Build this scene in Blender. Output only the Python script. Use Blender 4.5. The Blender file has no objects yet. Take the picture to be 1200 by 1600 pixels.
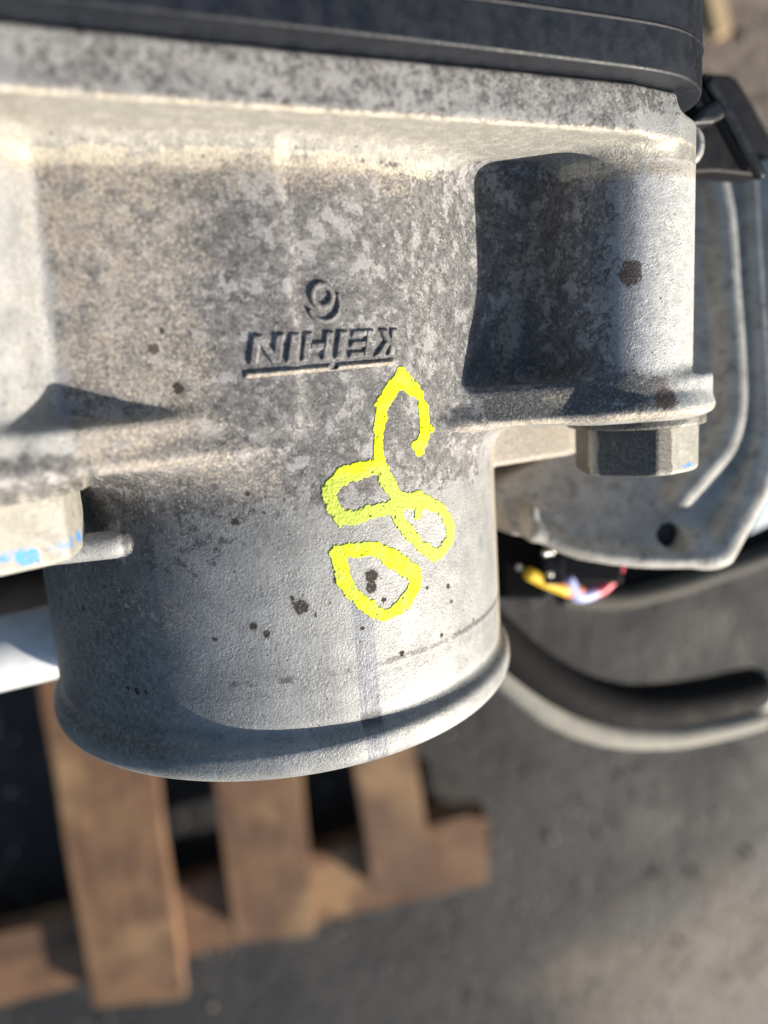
import bpy, bmesh, math, random
import numpy as np
from mathutils import Matrix, Vector
random.seed(7); np.random.seed(7)
SC = bpy.context.scene
COL = SC.collection

# ------------------------------------------------------------------ frames
# Part frame P (millimetres): x along the flange, y away from the viewer, z along the bore axis.
FPX = 1161.9                                   # focal length for a 1200x1600 picture
CAM = np.array([-23.58, -79.10, 13.59])
RGT = np.array([.932, -.357, -.066]); FWD = np.array([.338, .920, -.196]); UPV = np.array([.131, .161, .978])
_m = np.stack([RGT, FWD, UPV], 1); _u, _s, _v = np.linalg.svd(_m); _m = _u @ _v
RGT, FWD, UPV = _m.T
SUN = np.array([.64, -.475, -.62]); SUN /= np.linalg.norm(SUN)
_d, _l = math.radians(76), math.radians(22)    # how steeply the picture looks down, and its lean
GUP = -math.sin(_d)*FWD + math.cos(_d)*(-UPV*math.cos(_l) + RGT*math.sin(_l))
GUP /= np.linalg.norm(GUP)
_ez = GUP; _ey = -UPV - (-UPV @ _ez)*_ez; _ey /= np.linalg.norm(_ey); _ex = np.cross(_ey, _ez)
W3 = np.stack([_ex, _ey, _ez])                 # P -> world rotation
W = Matrix([list(W3[0])+[0], list(W3[1])+[0], list(W3[2])+[0.75], [0, 0, 0, 1]])

# ------------------------------------------------------------------ camera, world, sun
cam = bpy.data.cameras.new('camera'); camo = bpy.data.objects.new('camera', cam); COL.objects.link(camo)
mc = Matrix.Identity(4)
for i in range(3):
    mc[i][0], mc[i][1], mc[i][2], mc[i][3] = RGT[i], UPV[i], -FWD[i], CAM[i]*.001
camo.matrix_world = W @ mc
cam.sensor_fit = 'VERTICAL'; cam.sensor_height = 36; cam.sensor_width = 27
cam.lens = 36*FPX/1600
cam.clip_start = .004; cam.clip_end = 200
cam.dof.use_dof = True; cam.dof.focus_distance = .0885; cam.dof.aperture_fstop = cam.lens/2.3
SC.camera = camo
sw = W3 @ SUN
elev = math.asin(sw[2]); azim = math.atan2(sw[0], sw[1])
wd = bpy.data.worlds.new('World'); SC.world = wd; wd.use_nodes = True
nt = wd.node_tree; bg = nt.nodes['Background']
sky = nt.nodes.new('ShaderNodeTexSky'); sky.sky_type = 'NISHITA'; sky.sun_disc = False
sky.sun_elevation = elev; sky.sun_rotation = azim
nt.links.new(sky.outputs[0], bg.inputs[0]); bg.inputs[1].default_value = .078
sl = bpy.data.lights.new('sun', 'SUN'); sl.energy = 4.6; sl.angle = math.radians(.53); sl.color = (1, .925, .81)
so = bpy.data.objects.new('sun', sl); COL.objects.link(so)
so.rotation_euler = Vector(sw).to_track_quat('Z', 'Y').to_euler()
SC.view_settings.view_transform = 'Standard'; SC.view_settings.look = 'None'
SC.view_settings.exposure = 1.1; SC.view_settings.gamma = 1
SC.cycles.max_bounces = 6

# ------------------------------------------------------------------ numeric helpers
def ray(px, py):
    return ((px-600)/FPX)*RGT + FWD - ((py-800)/FPX)*UPV
def at(px, py, y):
    """point of the plane at depth y (mm, part frame) seen along this direction"""
    d = ray(px, py); return CAM + d*((y-CAM[1])/d[1])
def vn2(x, y, seed=0):
    r = np.random.RandomState(seed).rand(128, 128)
    xi = np.floor(x).astype(int); yi = np.floor(y).astype(int)
    fx = x-xi; fy = y-yi; fx = fx*fx*(3-2*fx); fy = fy*fy*(3-2*fy)
    a = r[xi % 128, yi % 128]; b = r[(xi+1) % 128, yi % 128]; c = r[xi % 128, (yi+1) % 128]; d = r[(xi+1) % 128, (yi+1) % 128]
    return (a*(1-fx)+b*fx)*(1-fy)+(c*(1-fx)+d*fx)*fy
def fbm2(x, y, seed=0, o=4):
    s = 0; a = .5
    for i in range(o):
        s = s + a*vn2(x*2**i, y*2**i, seed+i); a *= .5
    return s/(1-.5**o)
def smin(a, b, k):
    h = np.clip(.5+.5*(b-a)/k, 0, 1)
    return b+(a-b)*h-k*h*(1-h)
def smax(a, b, k): return -smin(-a, -b, k)
def rmax(a, b, r):                              # intersection with a rounded edge
    return np.minimum(np.maximum(a+r, b+r), 0)+np.hypot(np.maximum(a+r, 0), np.maximum(b+r, 0))-r
def poly2(x, y, pts):
    pts = np.asarray(pts, float); n = len(pts); d = None; s = None
    for i in range(n):
        ax, ay = pts[i]; bx, by = pts[i-1]
        ex, ey = bx-ax, by-ay; wx, wy = x-ax, y-ay
        t = np.clip((wx*ex+wy*ey)/(ex*ex+ey*ey), 0, 1)
        dd = (wx-ex*t)**2+(wy-ey*t)**2
        c1 = y >= ay; c2 = y < by; c3 = ex*wy > ey*wx
        fl = np.where((c1 & c2 & c3) | (~c1 & ~c2 & ~c3), -1., 1.)
        d = dd if d is None else np.minimum(d, dd); s = fl if s is None else s*fl
    return s*np.sqrt(d)
def hullc(circles):
    """convex hull of circles as a polygon"""
    P = []
    for cx, cy, r in circles:
        for k in range(20):
            a = 2*math.pi*k/20; P.append((cx+r*math.cos(a), cy+r*math.sin(a)))
    P = sorted(set(P))
    def half(Q):
        o = []
        for p in Q:
            while len(o) > 1 and (o[-1][0]-o[-2][0])*(p[1]-o[-2][1])-(o[-1][1]-o[-2][1])*(p[0]-o[-2][0]) <= 0: o.pop()
            o.append(p)
        return o
    h = half(P)[:-1]+half(P[::-1])[:-1]
    return h
def extr(d2, z, z0, z1, r): return rmax(d2, np.abs(z-(z0+z1)/2)-(z1-z0)/2, r)
def capsule(x, y, z, a, b, r):
    a = np.asarray(a, float); e = np.asarray(b, float)-a; L = (e*e).sum()
    t = np.clip(((x-a[0])*e[0]+(y-a[1])*e[1]+(z-a[2])*e[2])/L, 0, 1)
    return np.sqrt((x-a[0]-e[0]*t)**2+(y-a[1]-e[1]*t)**2+(z-a[2]-e[2]*t)**2)-r
def surfnet(F, lo, hi, h):
    """surface-nets mesh of the zero level of F, vertices pulled onto the surface"""
    ax = [np.arange(lo[i], hi[i]+h, h) for i in range(3)]; n = [len(a) for a in ax]
    V = np.empty(n, np.float32)
    for i in range(0, n[0], 24):
        V[i:i+24] = F(ax[0][i:i+24, None, None], ax[1][None, :, None], ax[2][None, None, :])
    S = V < 0
    c = np.zeros([k-1 for k in n], np.uint8)
    for a in (0, 1):
        for b in (0, 1):
            for e in (0, 1): c += S[a:n[0]-1+a, b:n[1]-1+b, e:n[2]-1+e]
    m = (c > 0) & (c < 8); idx = np.argwhere(m)
    num = -np.ones(m.shape, np.int32); num[m] = np.arange(len(idx))
    acc = np.zeros((len(idx), 3)); cnt = np.zeros(len(idx))
    offs = [(a, b, e) for a in (0, 1) for b in (0, 1) for e in (0, 1)]
    for o in offs:
        for d in range(3):
            if o[d]: continue
            p = list(o); p[d] = 1
            va = V[tuple((idx+o).T)]; vb = V[tuple((idx+p).T)]
            k = (va < 0) != (vb < 0); t = np.where(k, va/np.where(k, va-vb, 1), 0)
            q = np.array(o)+np.zeros((len(idx), 3)); q[:, d] += t
            acc[k] += q[k]; cnt[k] += 1
    P = (idx+acc/cnt[:, None])*h+np.array([a[0] for a in ax])
    for _ in range(3):
        x, y, z = P.T; d = F(x, y, z); e = .03
        g = np.stack([(F(x+e, y, z)-d)/e, (F(x, y+e, z)-d)/e, (F(x, y, z+e)-d)/e], 1)
        P = P-np.clip(d, -.25*h*2, .5*h)[:, None]*g/np.maximum((g*g).sum(1), .2)[:, None]
    Q = []
    for d in range(3):
        u, v = (d+1) % 3, (d+2) % 3
        sl0 = [slice(None)]*3; sl1 = [slice(None)]*3
        sl0[d] = slice(0, n[d]-1); sl1[d] = slice(1, n[d])
        A = S[tuple(sl0)]; B = S[tuple(sl1)]
        for flip in (0, 1):
            k = np.argwhere((A & ~B) if not flip else (~A & B))
            k = k[(k[:, u] > 0) & (k[:, v] > 0) & (k[:, u] < n[u]-1) & (k[:, v] < n[v]-1)]
            du = np.zeros(3, int); du[u] = 1; dv = np.zeros(3, int); dv[v] = 1
            q = [num[tuple((k-du-dv).T)], num[tuple((k-dv).T)], num[tuple(k.T)], num[tuple((k-du).T)]]
            q = np.stack(q if not flip else q[::-1], 1); Q.append(q[(q >= 0).all(1)])
    return P, np.concatenate(Q)

# ------------------------------------------------------------------ object helpers
def tag(o, label=None, cat=None, group=None, kind=None):
    for k, v in (('label', label), ('category', cat), ('group', group), ('kind', kind)):
        if v: o[k] = v
    return o
def mesh_of(name, V, F, mat, base=(0, 0, 0), smooth=True, attrs=None):
    V = np.asarray(V, float)
    me = bpy.data.meshes.new(name)
    L = (V-np.asarray(base, float))*.001
    if isinstance(F, np.ndarray) and F.ndim == 2:
        nf, w = F.shape
        me.vertices.add(len(L)); me.vertices.foreach_set('co', L.astype(np.float32).ravel())
        me.loops.add(nf*w); me.loops.foreach_set('vertex_index', F.astype(np.int32).ravel())
        me.polygons.add(nf); me.polygons.foreach_set('loop_start', np.arange(0, nf*w, w, dtype=np.int32))
        me.update(calc_edges=True)
    else:
        me.from_pydata([tuple(p) for p in L], [], [tuple(int(i) for i in f) for f in F])
    me.validate(); me.update()
    bm = bmesh.new(); bm.from_mesh(me); bmesh.ops.recalc_face_normals(bm, faces=bm.faces); bm.to_mesh(me); bm.free()
    a = me.attributes.new('pm', 'FLOAT_VECTOR', 'POINT')
    pm = np.empty(len(me.vertices)*3, np.float32); me.vertices.foreach_get('co', pm)
    a.data.foreach_set('vector', (pm.reshape(-1, 3)*1000+np.asarray(base, float)).astype(np.float32).ravel())
    for k, v in (attrs or {}).items():
        a = me.attributes.new(k, 'FLOAT', 'POINT'); a.data.foreach_set('value', np.asarray(v, np.float32))
    me.polygons.foreach_set('use_smooth', [smooth]*len(me.polygons))
    me.materials.append(mat)
    return me
BASES = {}
def thing(name, base, label, cat, group=None):
    o = bpy.data.objects.new(name, None); COL.objects.link(o); o.empty_display_size = .01
    o.matrix_world = W @ Matrix.Translation(Vector([float(b)*.001 for b in base])); BASES[o.name] = tuple(base)
    return tag(o, label, cat, group)
def part(name, V, F, mat, parent=None, base=None, smooth=True, attrs=None, bevel=0):
    if parent is not None: base = BASES[parent.name]
    elif base is None: base = tuple(np.mean(np.asarray(V, float), 0))
    o = bpy.data.objects.new(name, mesh_of(name, V, F, mat, base, smooth, attrs)); COL.objects.link(o)
    BASES[o.name] = tuple(base)
    if parent is not None: o.parent = parent
    else: o.matrix_world = W @ Matrix.Translation(Vector([float(b)*.001 for b in base]))
    if bevel:
        b = o.modifiers.new('bevel', 'BEVEL'); b.width = bevel*.001; b.segments = 3; b.limit_method = 'ANGLE'; b.angle_limit = math.radians(40)
    return o
def spline(P, n=8):
    P = [np.asarray(p, float) for p in P]; P = [2*P[0]-P[1]]+P+[2*P[-1]-P[-2]]; o = []
    for i in range(1, len(P)-2):
        for k in range(n):
            t = k/n; a, b, c, d = P[i-1:i+3]
            o.append(.5*((2*b)+(c-a)*t+(2*a-5*b+4*c-d)*t*t+(3*b-a-3*c+d)*t**3))
    o.append(P[-2]); return np.array(o)
def tube(path, r, seg=14, n=8, closed_ends=True):
    C = spline(path, n); R = np.full(len(C), r, float) if np.isscalar(r) else np.interp(np.linspace(0, 1, len(C)), np.linspace(0, 1, len(r)), r)
    T = np.gradient(C, axis=0); T /= np.linalg.norm(T, axis=1)[:, None]
    u = np.cross(T[0], [.3, .8, .52]); u /= np.linalg.norm(u); V = []; F = []
    for i in range(len(C)):
        u = u-T[i]*(u@T[i]); u /= np.linalg.norm(u); v = np.cross(T[i], u)
        for k in range(seg):
            a = 2*math.pi*k/seg; V.append(C[i]+R[i]*(u*math.cos(a)+v*math.sin(a)))
    for i in range(len(C)-1):
        for k in range(seg):
            F.append((i*seg+k, i*seg+(k+1) % seg, (i+1)*seg+(k+1) % seg, (i+1)*seg+k))
    if closed_ends:
        for i, T0 in ((0, -T[0]), (len(C)-1, T[-1])):
            b = len(V)                          # rounded end
            for j, (q, w) in enumerate(((.87, .5), (.5, .87))):
                for k in range(seg): V.append(C[i]+(V[i*seg+k]-C[i])*q+T0*R[i]*w*.6)
            ring = [i*seg+k for k in range(seg)]
            for j in range(2):
                nr = [b+j*seg+k for k in range(seg)]
                F += [(ring[k], ring[(k+1) % seg], nr[(k+1) % seg], nr[k]) for k in range(seg)]; ring = nr
            F.append(tuple(ring))
    return np.array(V), F
def prism(pts, n, t):
    """polygon of 3-D points, thickness t along n"""
    P = np.asarray(pts, float); n = np.asarray(n, float); k = len(P)
    V = np.concatenate([P, P+n*t]); F = [tuple(range(k))[::-1], tuple(range(k, 2*k))]
    F += [(i, (i+1) % k, k+(i+1) % k, k+i) for i in range(k)]
    return V, F
def boxv(c, ex, ey, ez):
    """box from its centre and three half-extent vectors"""
    c, ex, ey, ez = [np.asarray(a, float) for a in (c, ex, ey, ez)]
    V = [c+a*ex+b*ey+d*ez for a in (-1, 1) for b in (-1, 1) for d in (-1, 1)]
    return np.array(V), [(0, 1, 3, 2), (4, 6, 7, 5), (0, 4, 5, 1), (2, 3, 7, 6), (0, 2, 6, 4), (1, 5, 7, 3)]
def ball(c, r, seg=12):
    V = []; F = []
    for i in range(seg//2+1):
        t = math.pi*i/(seg//2)
        for k in range(seg):
            a = 2*math.pi*k/seg; V.append((c[0]+r*math.sin(t)*math.cos(a), c[1]+r*math.sin(t)*math.sin(a), c[2]+r*math.cos(t)))
    for i in range(seg//2):
        for k in range(seg): F.append((i*seg+k, i*seg+(k+1) % seg, (i+1)*seg+(k+1) % seg, (i+1)*seg+k))
    return np.array(V), F

# ------------------------------------------------------------------ materials
class G:
    """small shader-graph writer"""
    def __init__(s, name):
        s.m = bpy.data.materials.new(name); s.m.use_nodes = True; s.t = s.m.node_tree
        s.b = s.t.nodes['Principled BSDF']; s.pm = s.attr('pm', 'Vector')
    def put(s, sock, v):
        if isinstance(v, bpy.types.NodeSocket): s.t.links.new(v, sock)
        elif isinstance(v, (tuple, list)) and len(v) == 3 and sock.type == 'RGBA': sock.default_value = (*v, 1)
        else: sock.default_value = v
    def attr(s, n, out='Fac'):
        a = s.t.nodes.new('ShaderNodeAttribute'); a.attribute_name = n; return a.outputs[out]
    def noise(s, scale, detail=3, rough=.55, dist=0, vec=None, off=0):
        n = s.t.nodes.new('ShaderNodeTexNoise'); v = vec or s.pm
        if off: v = s.vm('ADD', v, (off, off*.7, -off))
        s.put(n.inputs['Vector'], v); n.inputs['Scale'].default_value = scale; n.inputs['Detail'].default_value = detail
        n.inputs['Roughness'].default_value = rough; n.inputs['Distortion'].default_value = dist
        return n.outputs['Fac']
    def voro(s, scale, feature='F1', out='Distance', vec=None):
        n = s.t.nodes.new('ShaderNodeTexVoronoi'); n.feature = feature; s.put(n.inputs['Vector'], vec or s.pm); n.inputs['Scale'].default_value = scale
        return n.outputs[out]
    def vm(s, op, a, b):
        n = s.t.nodes.new('ShaderNodeVectorMath'); n.operation = op; s.put(n.inputs[0], a); s.put(n.inputs[1], b); return n.outputs[0]
    def ma(s, op, a, b=0., c=None):
        n = s.t.nodes.new('ShaderNodeMath'); n.operation = op; s.put(n.inputs[0], a); s.put(n.inputs[1], b)
        if c is not None: s.put(n.inputs[2], c)
        return n.outputs[0]
    def ramp(s, v, a, b, lo=0., hi=1.):
        n = s.t.nodes.new('ShaderNodeMapRange'); n.interpolation_type = 'SMOOTHSTEP'
        s.put(n.inputs[0], v); s.put(n.inputs[1], a); s.put(n.inputs[2], b); s.put(n.inputs[3], lo); s.put(n.inputs[4], hi); return n.outputs[0]
    def mix(s, f, a, b):
        n = s.t.nodes.new('ShaderNodeMix'); n.data_type = 'RGBA'
        s.put(n.inputs[0], f); s.put(n.inputs[6], a); s.put(n.inputs[7], b); return n.outputs[2]
    def sep(s, v):
        n = s.t.nodes.new('ShaderNodeSeparateXYZ'); s.put(n.inputs[0], v); return n.outputs
    def bump(s, h, dist, strength=1., prev=None):
        n = s.t.nodes.new('ShaderNodeBump'); s.put(n.inputs['Height'], h); n.inputs['Distance'].default_value = dist; n.inputs['Strength'].default_value = strength
        if prev is not None: s.t.links.new(prev, n.inputs['Normal'])
        return n.outputs[0]
    def out(s, col, rough=.6, metal=0., normal=None, spec=None):
        s.put(s.b.inputs['Base Color'], col); s.put(s.b.inputs['Roughness'], rough); s.put(s.b.inputs['Metallic'], metal)
        if normal is not None: s.t.links.new(normal, s.b.inputs['Normal'])
        if spec is not None: s.b.inputs['Specular IOR Level'].default_value = spec
        return s.m

def mat_casting():
    g = G('cast_aluminium')
    tan, pale, dark, spot, oliv = [g.attr(k) for k in ('tan', 'pale', 'dark', 'spot', 'olive')]
    n1 = g.noise(.22, 5, .62); n2 = g.noise(1.25, 6, .70, .1, off=31); n3 = g.noise(3.2, 5, .75, off=77); n4 = g.noise(.8, 8, .72, .1, off=140)
    w1 = g.ma('SUBTRACT', g.noise(.30, 6, .66, .2, off=211), .5)
    tan = g.ma('ADD', tan, g.ma('MULTIPLY', g.ma('MULTIPLY', w1, g.ramp(tan, .02, .3)), 1.1)); pale = g.ma('ADD', pale, g.ma('MULTIPLY', w1, .9)); dark = g.ma('ADD', dark, g.ma('MULTIPLY', g.ma('MULTIPLY', w1, g.ramp(dark, .02, .25)), 1.5))
    x, y, z = g.sep(g.pm)
    # dirty grey skin, cloudy
    grey = g.mix(g.ramp(n2, .36, .62), (.070, .068, .070), (.190, .185, .184))
    grey = g.mix(g.ramp(g.ma('MULTIPLY', n4, g.ramp(n3, .2, .8, .85, 1.15)), .55, .62, 0, .75), grey, (.345, .338, .335))      # pale oxide patches
    grey = g.mix(g.ramp(g.noise(.38, 9, .66, .1, off=333), .535, .575, 0, .8), grey, g.mix(n3, (.27, .265, .27), (.40, .385, .38)))
    grey = g.mix(g.ramp(w1, -.02, .14, 0, .6), grey, (.085, .083, .085))
    # clean blasted aluminium
    cl = g.mix(g.ramp(n1, .3, .7), (.225, .228, .23), (.33, .333, .33))
    cl = g.mix(g.ramp(n4, .58, .74, 0, .4), cl, (.17, .17, .17))
    c = g.mix(g.ramp(g.ma('ADD', pale, g.ma('MULTIPLY', g.ma('SUBTRACT', n2, .5), 1.1)), .36, .68), grey, cl)
    c = g.mix(g.ramp(g.ma('ADD', g.attr('chalk'), g.ma('MULTIPLY', g.ma('ADD', w1, g.ma('SUBTRACT', n2, .5)), .8)), .3, .75), c, g.mix(g.ramp(n4, .38, .62), (.40, .405, .40), (.54, .54, .525)))
    c = g.mix(g.ramp(g.ma('ADD', g.attr('putty'), g.ma('MULTIPLY', g.ma('SUBTRACT', n2, .5), .5)), .4, .7), c, g.mix(g.ramp(n4, .45, .62, 0, .7), (.235, .228, .205), (.37, .36, .325)))
    # tan dust, granular, with painted edge highlights
    tm = g.ramp(g.ma('ADD', tan, g.ma('ADD', g.ma('MULTIPLY', g.ma('SUBTRACT', n4, .5), .9), g.ma('MULTIPLY', g.ma('SUBTRACT', n3, .5), 1.5))), .30, .80, 0, .92)
    c = g.mix(tm, c, g.mix(g.ramp(n3, .3, .7), (.18, .155, .128), (.44, .39, .325)))
    # dark oily grime, and shadow painted in beside the right column
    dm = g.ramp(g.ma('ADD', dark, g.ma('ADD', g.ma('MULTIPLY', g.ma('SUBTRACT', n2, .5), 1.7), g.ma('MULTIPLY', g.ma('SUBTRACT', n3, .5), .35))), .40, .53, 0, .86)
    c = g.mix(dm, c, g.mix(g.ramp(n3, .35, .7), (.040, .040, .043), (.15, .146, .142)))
    shade_grime = g.attr('shade_grime'); c = g.mix(g.ma('MULTIPLY', shade_grime, g.ramp(n2, .25, .7, 1, .55)), c, (.040, .040, .041))  # grime deepened by shade painted into the colour
    c = g.mix(g.ramp(g.ma('ADD', oliv, g.ma('MULTIPLY', g.ma('SUBTRACT', n2, .5), 1.5)), .45, .7, 0, .85), c, (.29, .27, .20))
    c = g.mix(g.ramp(g.ma('ADD', g.attr('cream'), g.ma('MULTIPLY', g.ma('ADD', w1, g.ma('SUBTRACT', n2, .5)), 1.0)), .42, .66, 0, .9), c, g.mix(g.ramp(n3, .3, .7), (.36, .32, .255), (.60, .55, .46)))  # cream dust, and edge highlights painted in
    # ring stain on the bore and its faint partner
    wob = g.ma('MULTIPLY', g.ma('SUBTRACT', g.noise(1.6, 4, .7, off=9), .5), .9)
    dz = g.ma('ABSOLUTE', g.ma('ADD', g.ma('ADD', z, 21.6), wob))
    brk = g.ramp(g.ma('ADD', g.noise(.35, 3, .6, off=55), g.ma('MULTIPLY', x, .006)), .42, .56)
    ring = g.ma('MULTIPLY', g.ma('MULTIPLY', g.ramp(dz, .18, .5, 1, 0), g.ramp(n3, .3, .5, .35, 1)), brk)
    c = g.mix(g.ma('MULTIPLY', ring, .82), c, (.055, .055, .058))
    dz2 = g.ma('ABSOLUTE', g.ma('ADD', g.ma('ADD', z, 23.1), wob))
    c = g.mix(g.ma('MULTIPLY', g.ramp(dz2, .1, .9, .45, 0), g.ramp(n2, .4, .6)), c, (.13, .13, .14))
    # scored strip with fine file marks
    xs = g.ma('ADD', g.ma('SUBTRACT', x, 2.1), g.ma('MULTIPLY', g.ma('ADD', z, 22), .02))
    strip = g.ma('MULTIPLY', g.ramp(g.ma('ABSOLUTE', xs), 1.15, 1.5, 1, 0), g.ramp(z, -13.2, -11.5, 1, 0))
    wv = g.noise(4.2, 2, .6, vec=g.vm('MULTIPLY', g.vm('ADD', g.pm, (0, 0, 0)), (1.6, .2, .03)))
    st = g.ma('MULTIPLY', g.ma('MULTIPLY', strip, g.ramp(n2, .35, .62, .5, 1)), g.ramp(wv, .44, .54))
    c = g.mix(g.ma('MULTIPLY', strip, .45), c, (.20, .215, .25)); c = g.mix(g.ma('MULTIPLY', st, .8), c, (.10, .112, .145))
    stub = g.ma('MULTIPLY', strip, g.ma('MULTIPLY', g.ramp(g.ma('ABSOLUTE', g.ma('ADD', z, 28.4)), .3, 1.6, 1, 0), g.ramp(n3, .38, .50)))
    c = g.mix(g.ma('MULTIPLY', stub, .9), c, (.03, .03, .035))
    # dark pits and oil drops
    sp = g.ramp(g.ma('ADD', spot, g.ma('MULTIPLY', g.ma('SUBTRACT', g.noise(2.3, 4, .7, off=20), .5), .9)), .42, .52)
    c = g.mix(g.ramp(spot, .12, .55, 0, .45), c, (.13, .115, .10))
    c = g.mix(g.ma('MULTIPLY', sp, .88), c, (.030, .025, .023))
    pit = g.ma('MULTIPLY', g.ramp(g.voro(.62), .07, .11, 1, 0), g.ramp(g.noise(.12, 2, .5, off=88), .50, .56))
    c = g.mix(g.ma('MULTIPLY', pit, .85), c, (.05, .045, .043))
    rust = g.attr('rust')
    rs = g.ramp(g.ma('ADD', rust, g.ma('MULTIPLY', g.ma('SUBTRACT', g.noise(1.8, 4, .7, off=27), .5), .8)), .40, .52)
    c = g.mix(g.ma('MULTIPLY', rs, .9), c, (.060, .036, .030))
    # speckle
    c = g.mix(g.ramp(n3, .55, .69, 0, .48), c, (.58, .56, .53)); c = g.mix(g.ramp(g.noise(3.4, 5, .75, off=13), .52, .66, 0, .62), c, (.055, .053, .052))
    # relief : sand-cast orange peel + fine grit, dusty crust
    h1 = g.noise(3.4, 3, .6, off=5); h2 = g.noise(7.5, 2, .5, off=66)
    hh = g.ma('ADD', h1, g.ma('MULTIPLY', h2, .3)); hh = g.ma('ADD', hh, g.ma('MULTIPLY', tm, .25)); hh = g.ma('SUBTRACT', hh, g.ma('MULTIPLY', sp, .5))
    nrm = g.bump(hh, .00011, .9); nrm.node.inputs['Strength'].default_value = .9; g.put(nrm.node.inputs['Strength'], g.ramp(w1, -.15, .15, .45, 1.0))
    nrm = g.bump(n2, .0002, .3, nrm)
    rough = g.ramp(pale, 0, 1, .72, .56)
    rough = g.ma('SUBTRACT', rough, g.ma('MULTIPLY', dm, .18))
    met = g.ma('MULTIPLY', g.ma('MULTIPLY', g.ramp(pale, .2, .9, .08, .28), g.ma('SUBTRACT', 1., tm)), g.ma('SUBTRACT', 1., sp))
    g.put(g.b.inputs['Specular IOR Level'], g.ma('MULTIPLY', g.ma('SUBTRACT', 1., sp), .45))
    return g.out(c, rough, met, nrm)
M_CAST = mat_casting()

def mat_paint():
    g = G('yellow_marker_paint'); n = g.noise(.42, 4, .6); m = g.noise(4., 4, .75, off=4)
    thin = g.attr('thin')
    c = g.mix(g.ramp(n, .35, .65), (.62, .76, .003), (.80, .85, .003))
    tm = g.ramp(g.ma('ADD', thin, g.ma('MULTIPLY', g.ma('SUBTRACT', n, .5), 2.2)), .25, .8)
    c = g.mix(g.ma('MULTIPLY', tm, .8), c, (.42, .52, .10))
    c = g.mix(g.ma('MULTIPLY', g.ramp(g.voro(1.5), .10, .16, 1, 0), g.ramp(g.ma('ADD', g.noise(.3, 2, .5, off=50), g.ma('MULTIPLY', thin, .25)), .5, .6)), c, (.20, .20, .02))
    c = g.mix(g.ma('MULTIPLY', g.ramp(m, .52, .66), g.ma('ADD', g.ma('MULTIPLY', tm, .45), .12)), c, (.21, .24, .05))
    nr = g.bump(g.noise(2.8, 4, .65, off=3), .00022, 1.)
    return g.out(c, .6, 0, nr, .25)
M_PAINT = mat_paint()

def mat_simple(name, a, b, scale, rough=.5, metal=0., bump=0., bscale=2., speck=None, spec=None, detail=4):
    g = G(name); n = g.noise(scale, detail, .62)
    c = g.mix(g.ramp(n, .32, .68), a, b)
    if speck: c = g.mix(g.ramp(g.noise(speck[1], 3, .65, off=12), speck[2], speck[2]+.1, 0, speck[3]), c, speck[0])
    nr = g.bump(g.noise(bscale, 3, .6, off=7), bump, .9) if bump else None
    return g.out(c, g.ramp(n, .3, .7, rough-.07, rough+.07), metal, nr, spec)
M_BLACK = mat_simple('black_moulded_plastic', (.004, .0055, .0095), (.009, .0115, .018), .5, .46, 0, .00005, 2.2, ((.10, .10, .11), 3.5, .68, .5), .32)
M_BLACK2 = mat_simple('black_plastic_smooth', (.003, .003, .005), (.007, .007, .010), .3, .55, 0, .00003, 3., None, .25)
M_RUBBER = mat_simple('black_rubber', (.004, .004, .005), (.008, .008, .009), .2, .8, 0, .00004, 1., None, .12)
M_HOUS = mat_simple('grey_cast_housing', (.28, .27, .25), (.42, .41, .385), .3, .62, .1, .00012, 1.6, ((.15, .145, .135), .5, .56, .6))
M_STEEL = mat_simple('polished_pipe', (.62, .63, .65), (.72, .73, .74), .2, .38, .35, 0)
M_BEIGE = mat_simple('beige_sleeve', (.42, .40, .35), (.52, .49, .43), .25, .6, 0, .0001, 1.)
M_PANEL = mat_simple('pale_blue_paint', (.42, .50, .58), (.48, .56, .63), .1, .45, 0)
M_PIN = mat_simple('bright_pin_metal', (.8, .78, .72), (.85, .83, .78), .5, .18, 1., 0)
M_HOLE = mat_simple('hole_shade_black', (.01, .01, .01), (.02, .02, .02), .5, .8)
def wire_mat(n, c): return mat_simple('wire_'+n, tuple(k*.85 for k in c), c, .5, .42)

def mat_bolt():
    g = G('zinc_plated_steel'); n = g.noise(.5, 5, .65); n3 = g.noise(3.2, 4, .7, off=8); blue = g.attr('blue'); dirt_shade = g.attr('dirt_shade')
    c = g.mix(g.ramp(n, .3, .7), (.25, .24, .208), (.38, .365, .32))
    c = g.mix(g.ramp(n3, .55, .75, 0, .5), c, (.62, .60, .54)); c = g.mix(g.ramp(n3, .25, .42, .5, 0), c, (.14, .13, .11))
    c = g.mix(g.ramp(g.ma('ADD', dirt_shade, g.ma('MULTIPLY', g.ma('SUBTRACT', n, .5), 1.2)), .4, .62, 0, .88), c, g.mix(g.ramp(n3, .35, .68), (.016, .016, .018), (.12, .112, .105)))  # dirt, plus shade painted on one facet of the right bolt
    bm = g.ramp(g.ma('ADD', blue, g.ma('MULTIPLY', g.ma('SUBTRACT', g.noise(.5, 5, .7, off=30), .5), 1.5)), .44, .60)
    c = g.mix(g.ma('MULTIPLY', bm, .92), c, g.mix(g.noise(.5, 2, .5, off=3), (.06, .16, .62), (.04, .36, .85)))
    return g.out(c, .5, .15, g.bump(g.ma('ADD', n3, g.ma('MULTIPLY', g.noise(7., 2, .5), .3)), .00010, .9))
M_BOLT = mat_bolt()

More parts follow.
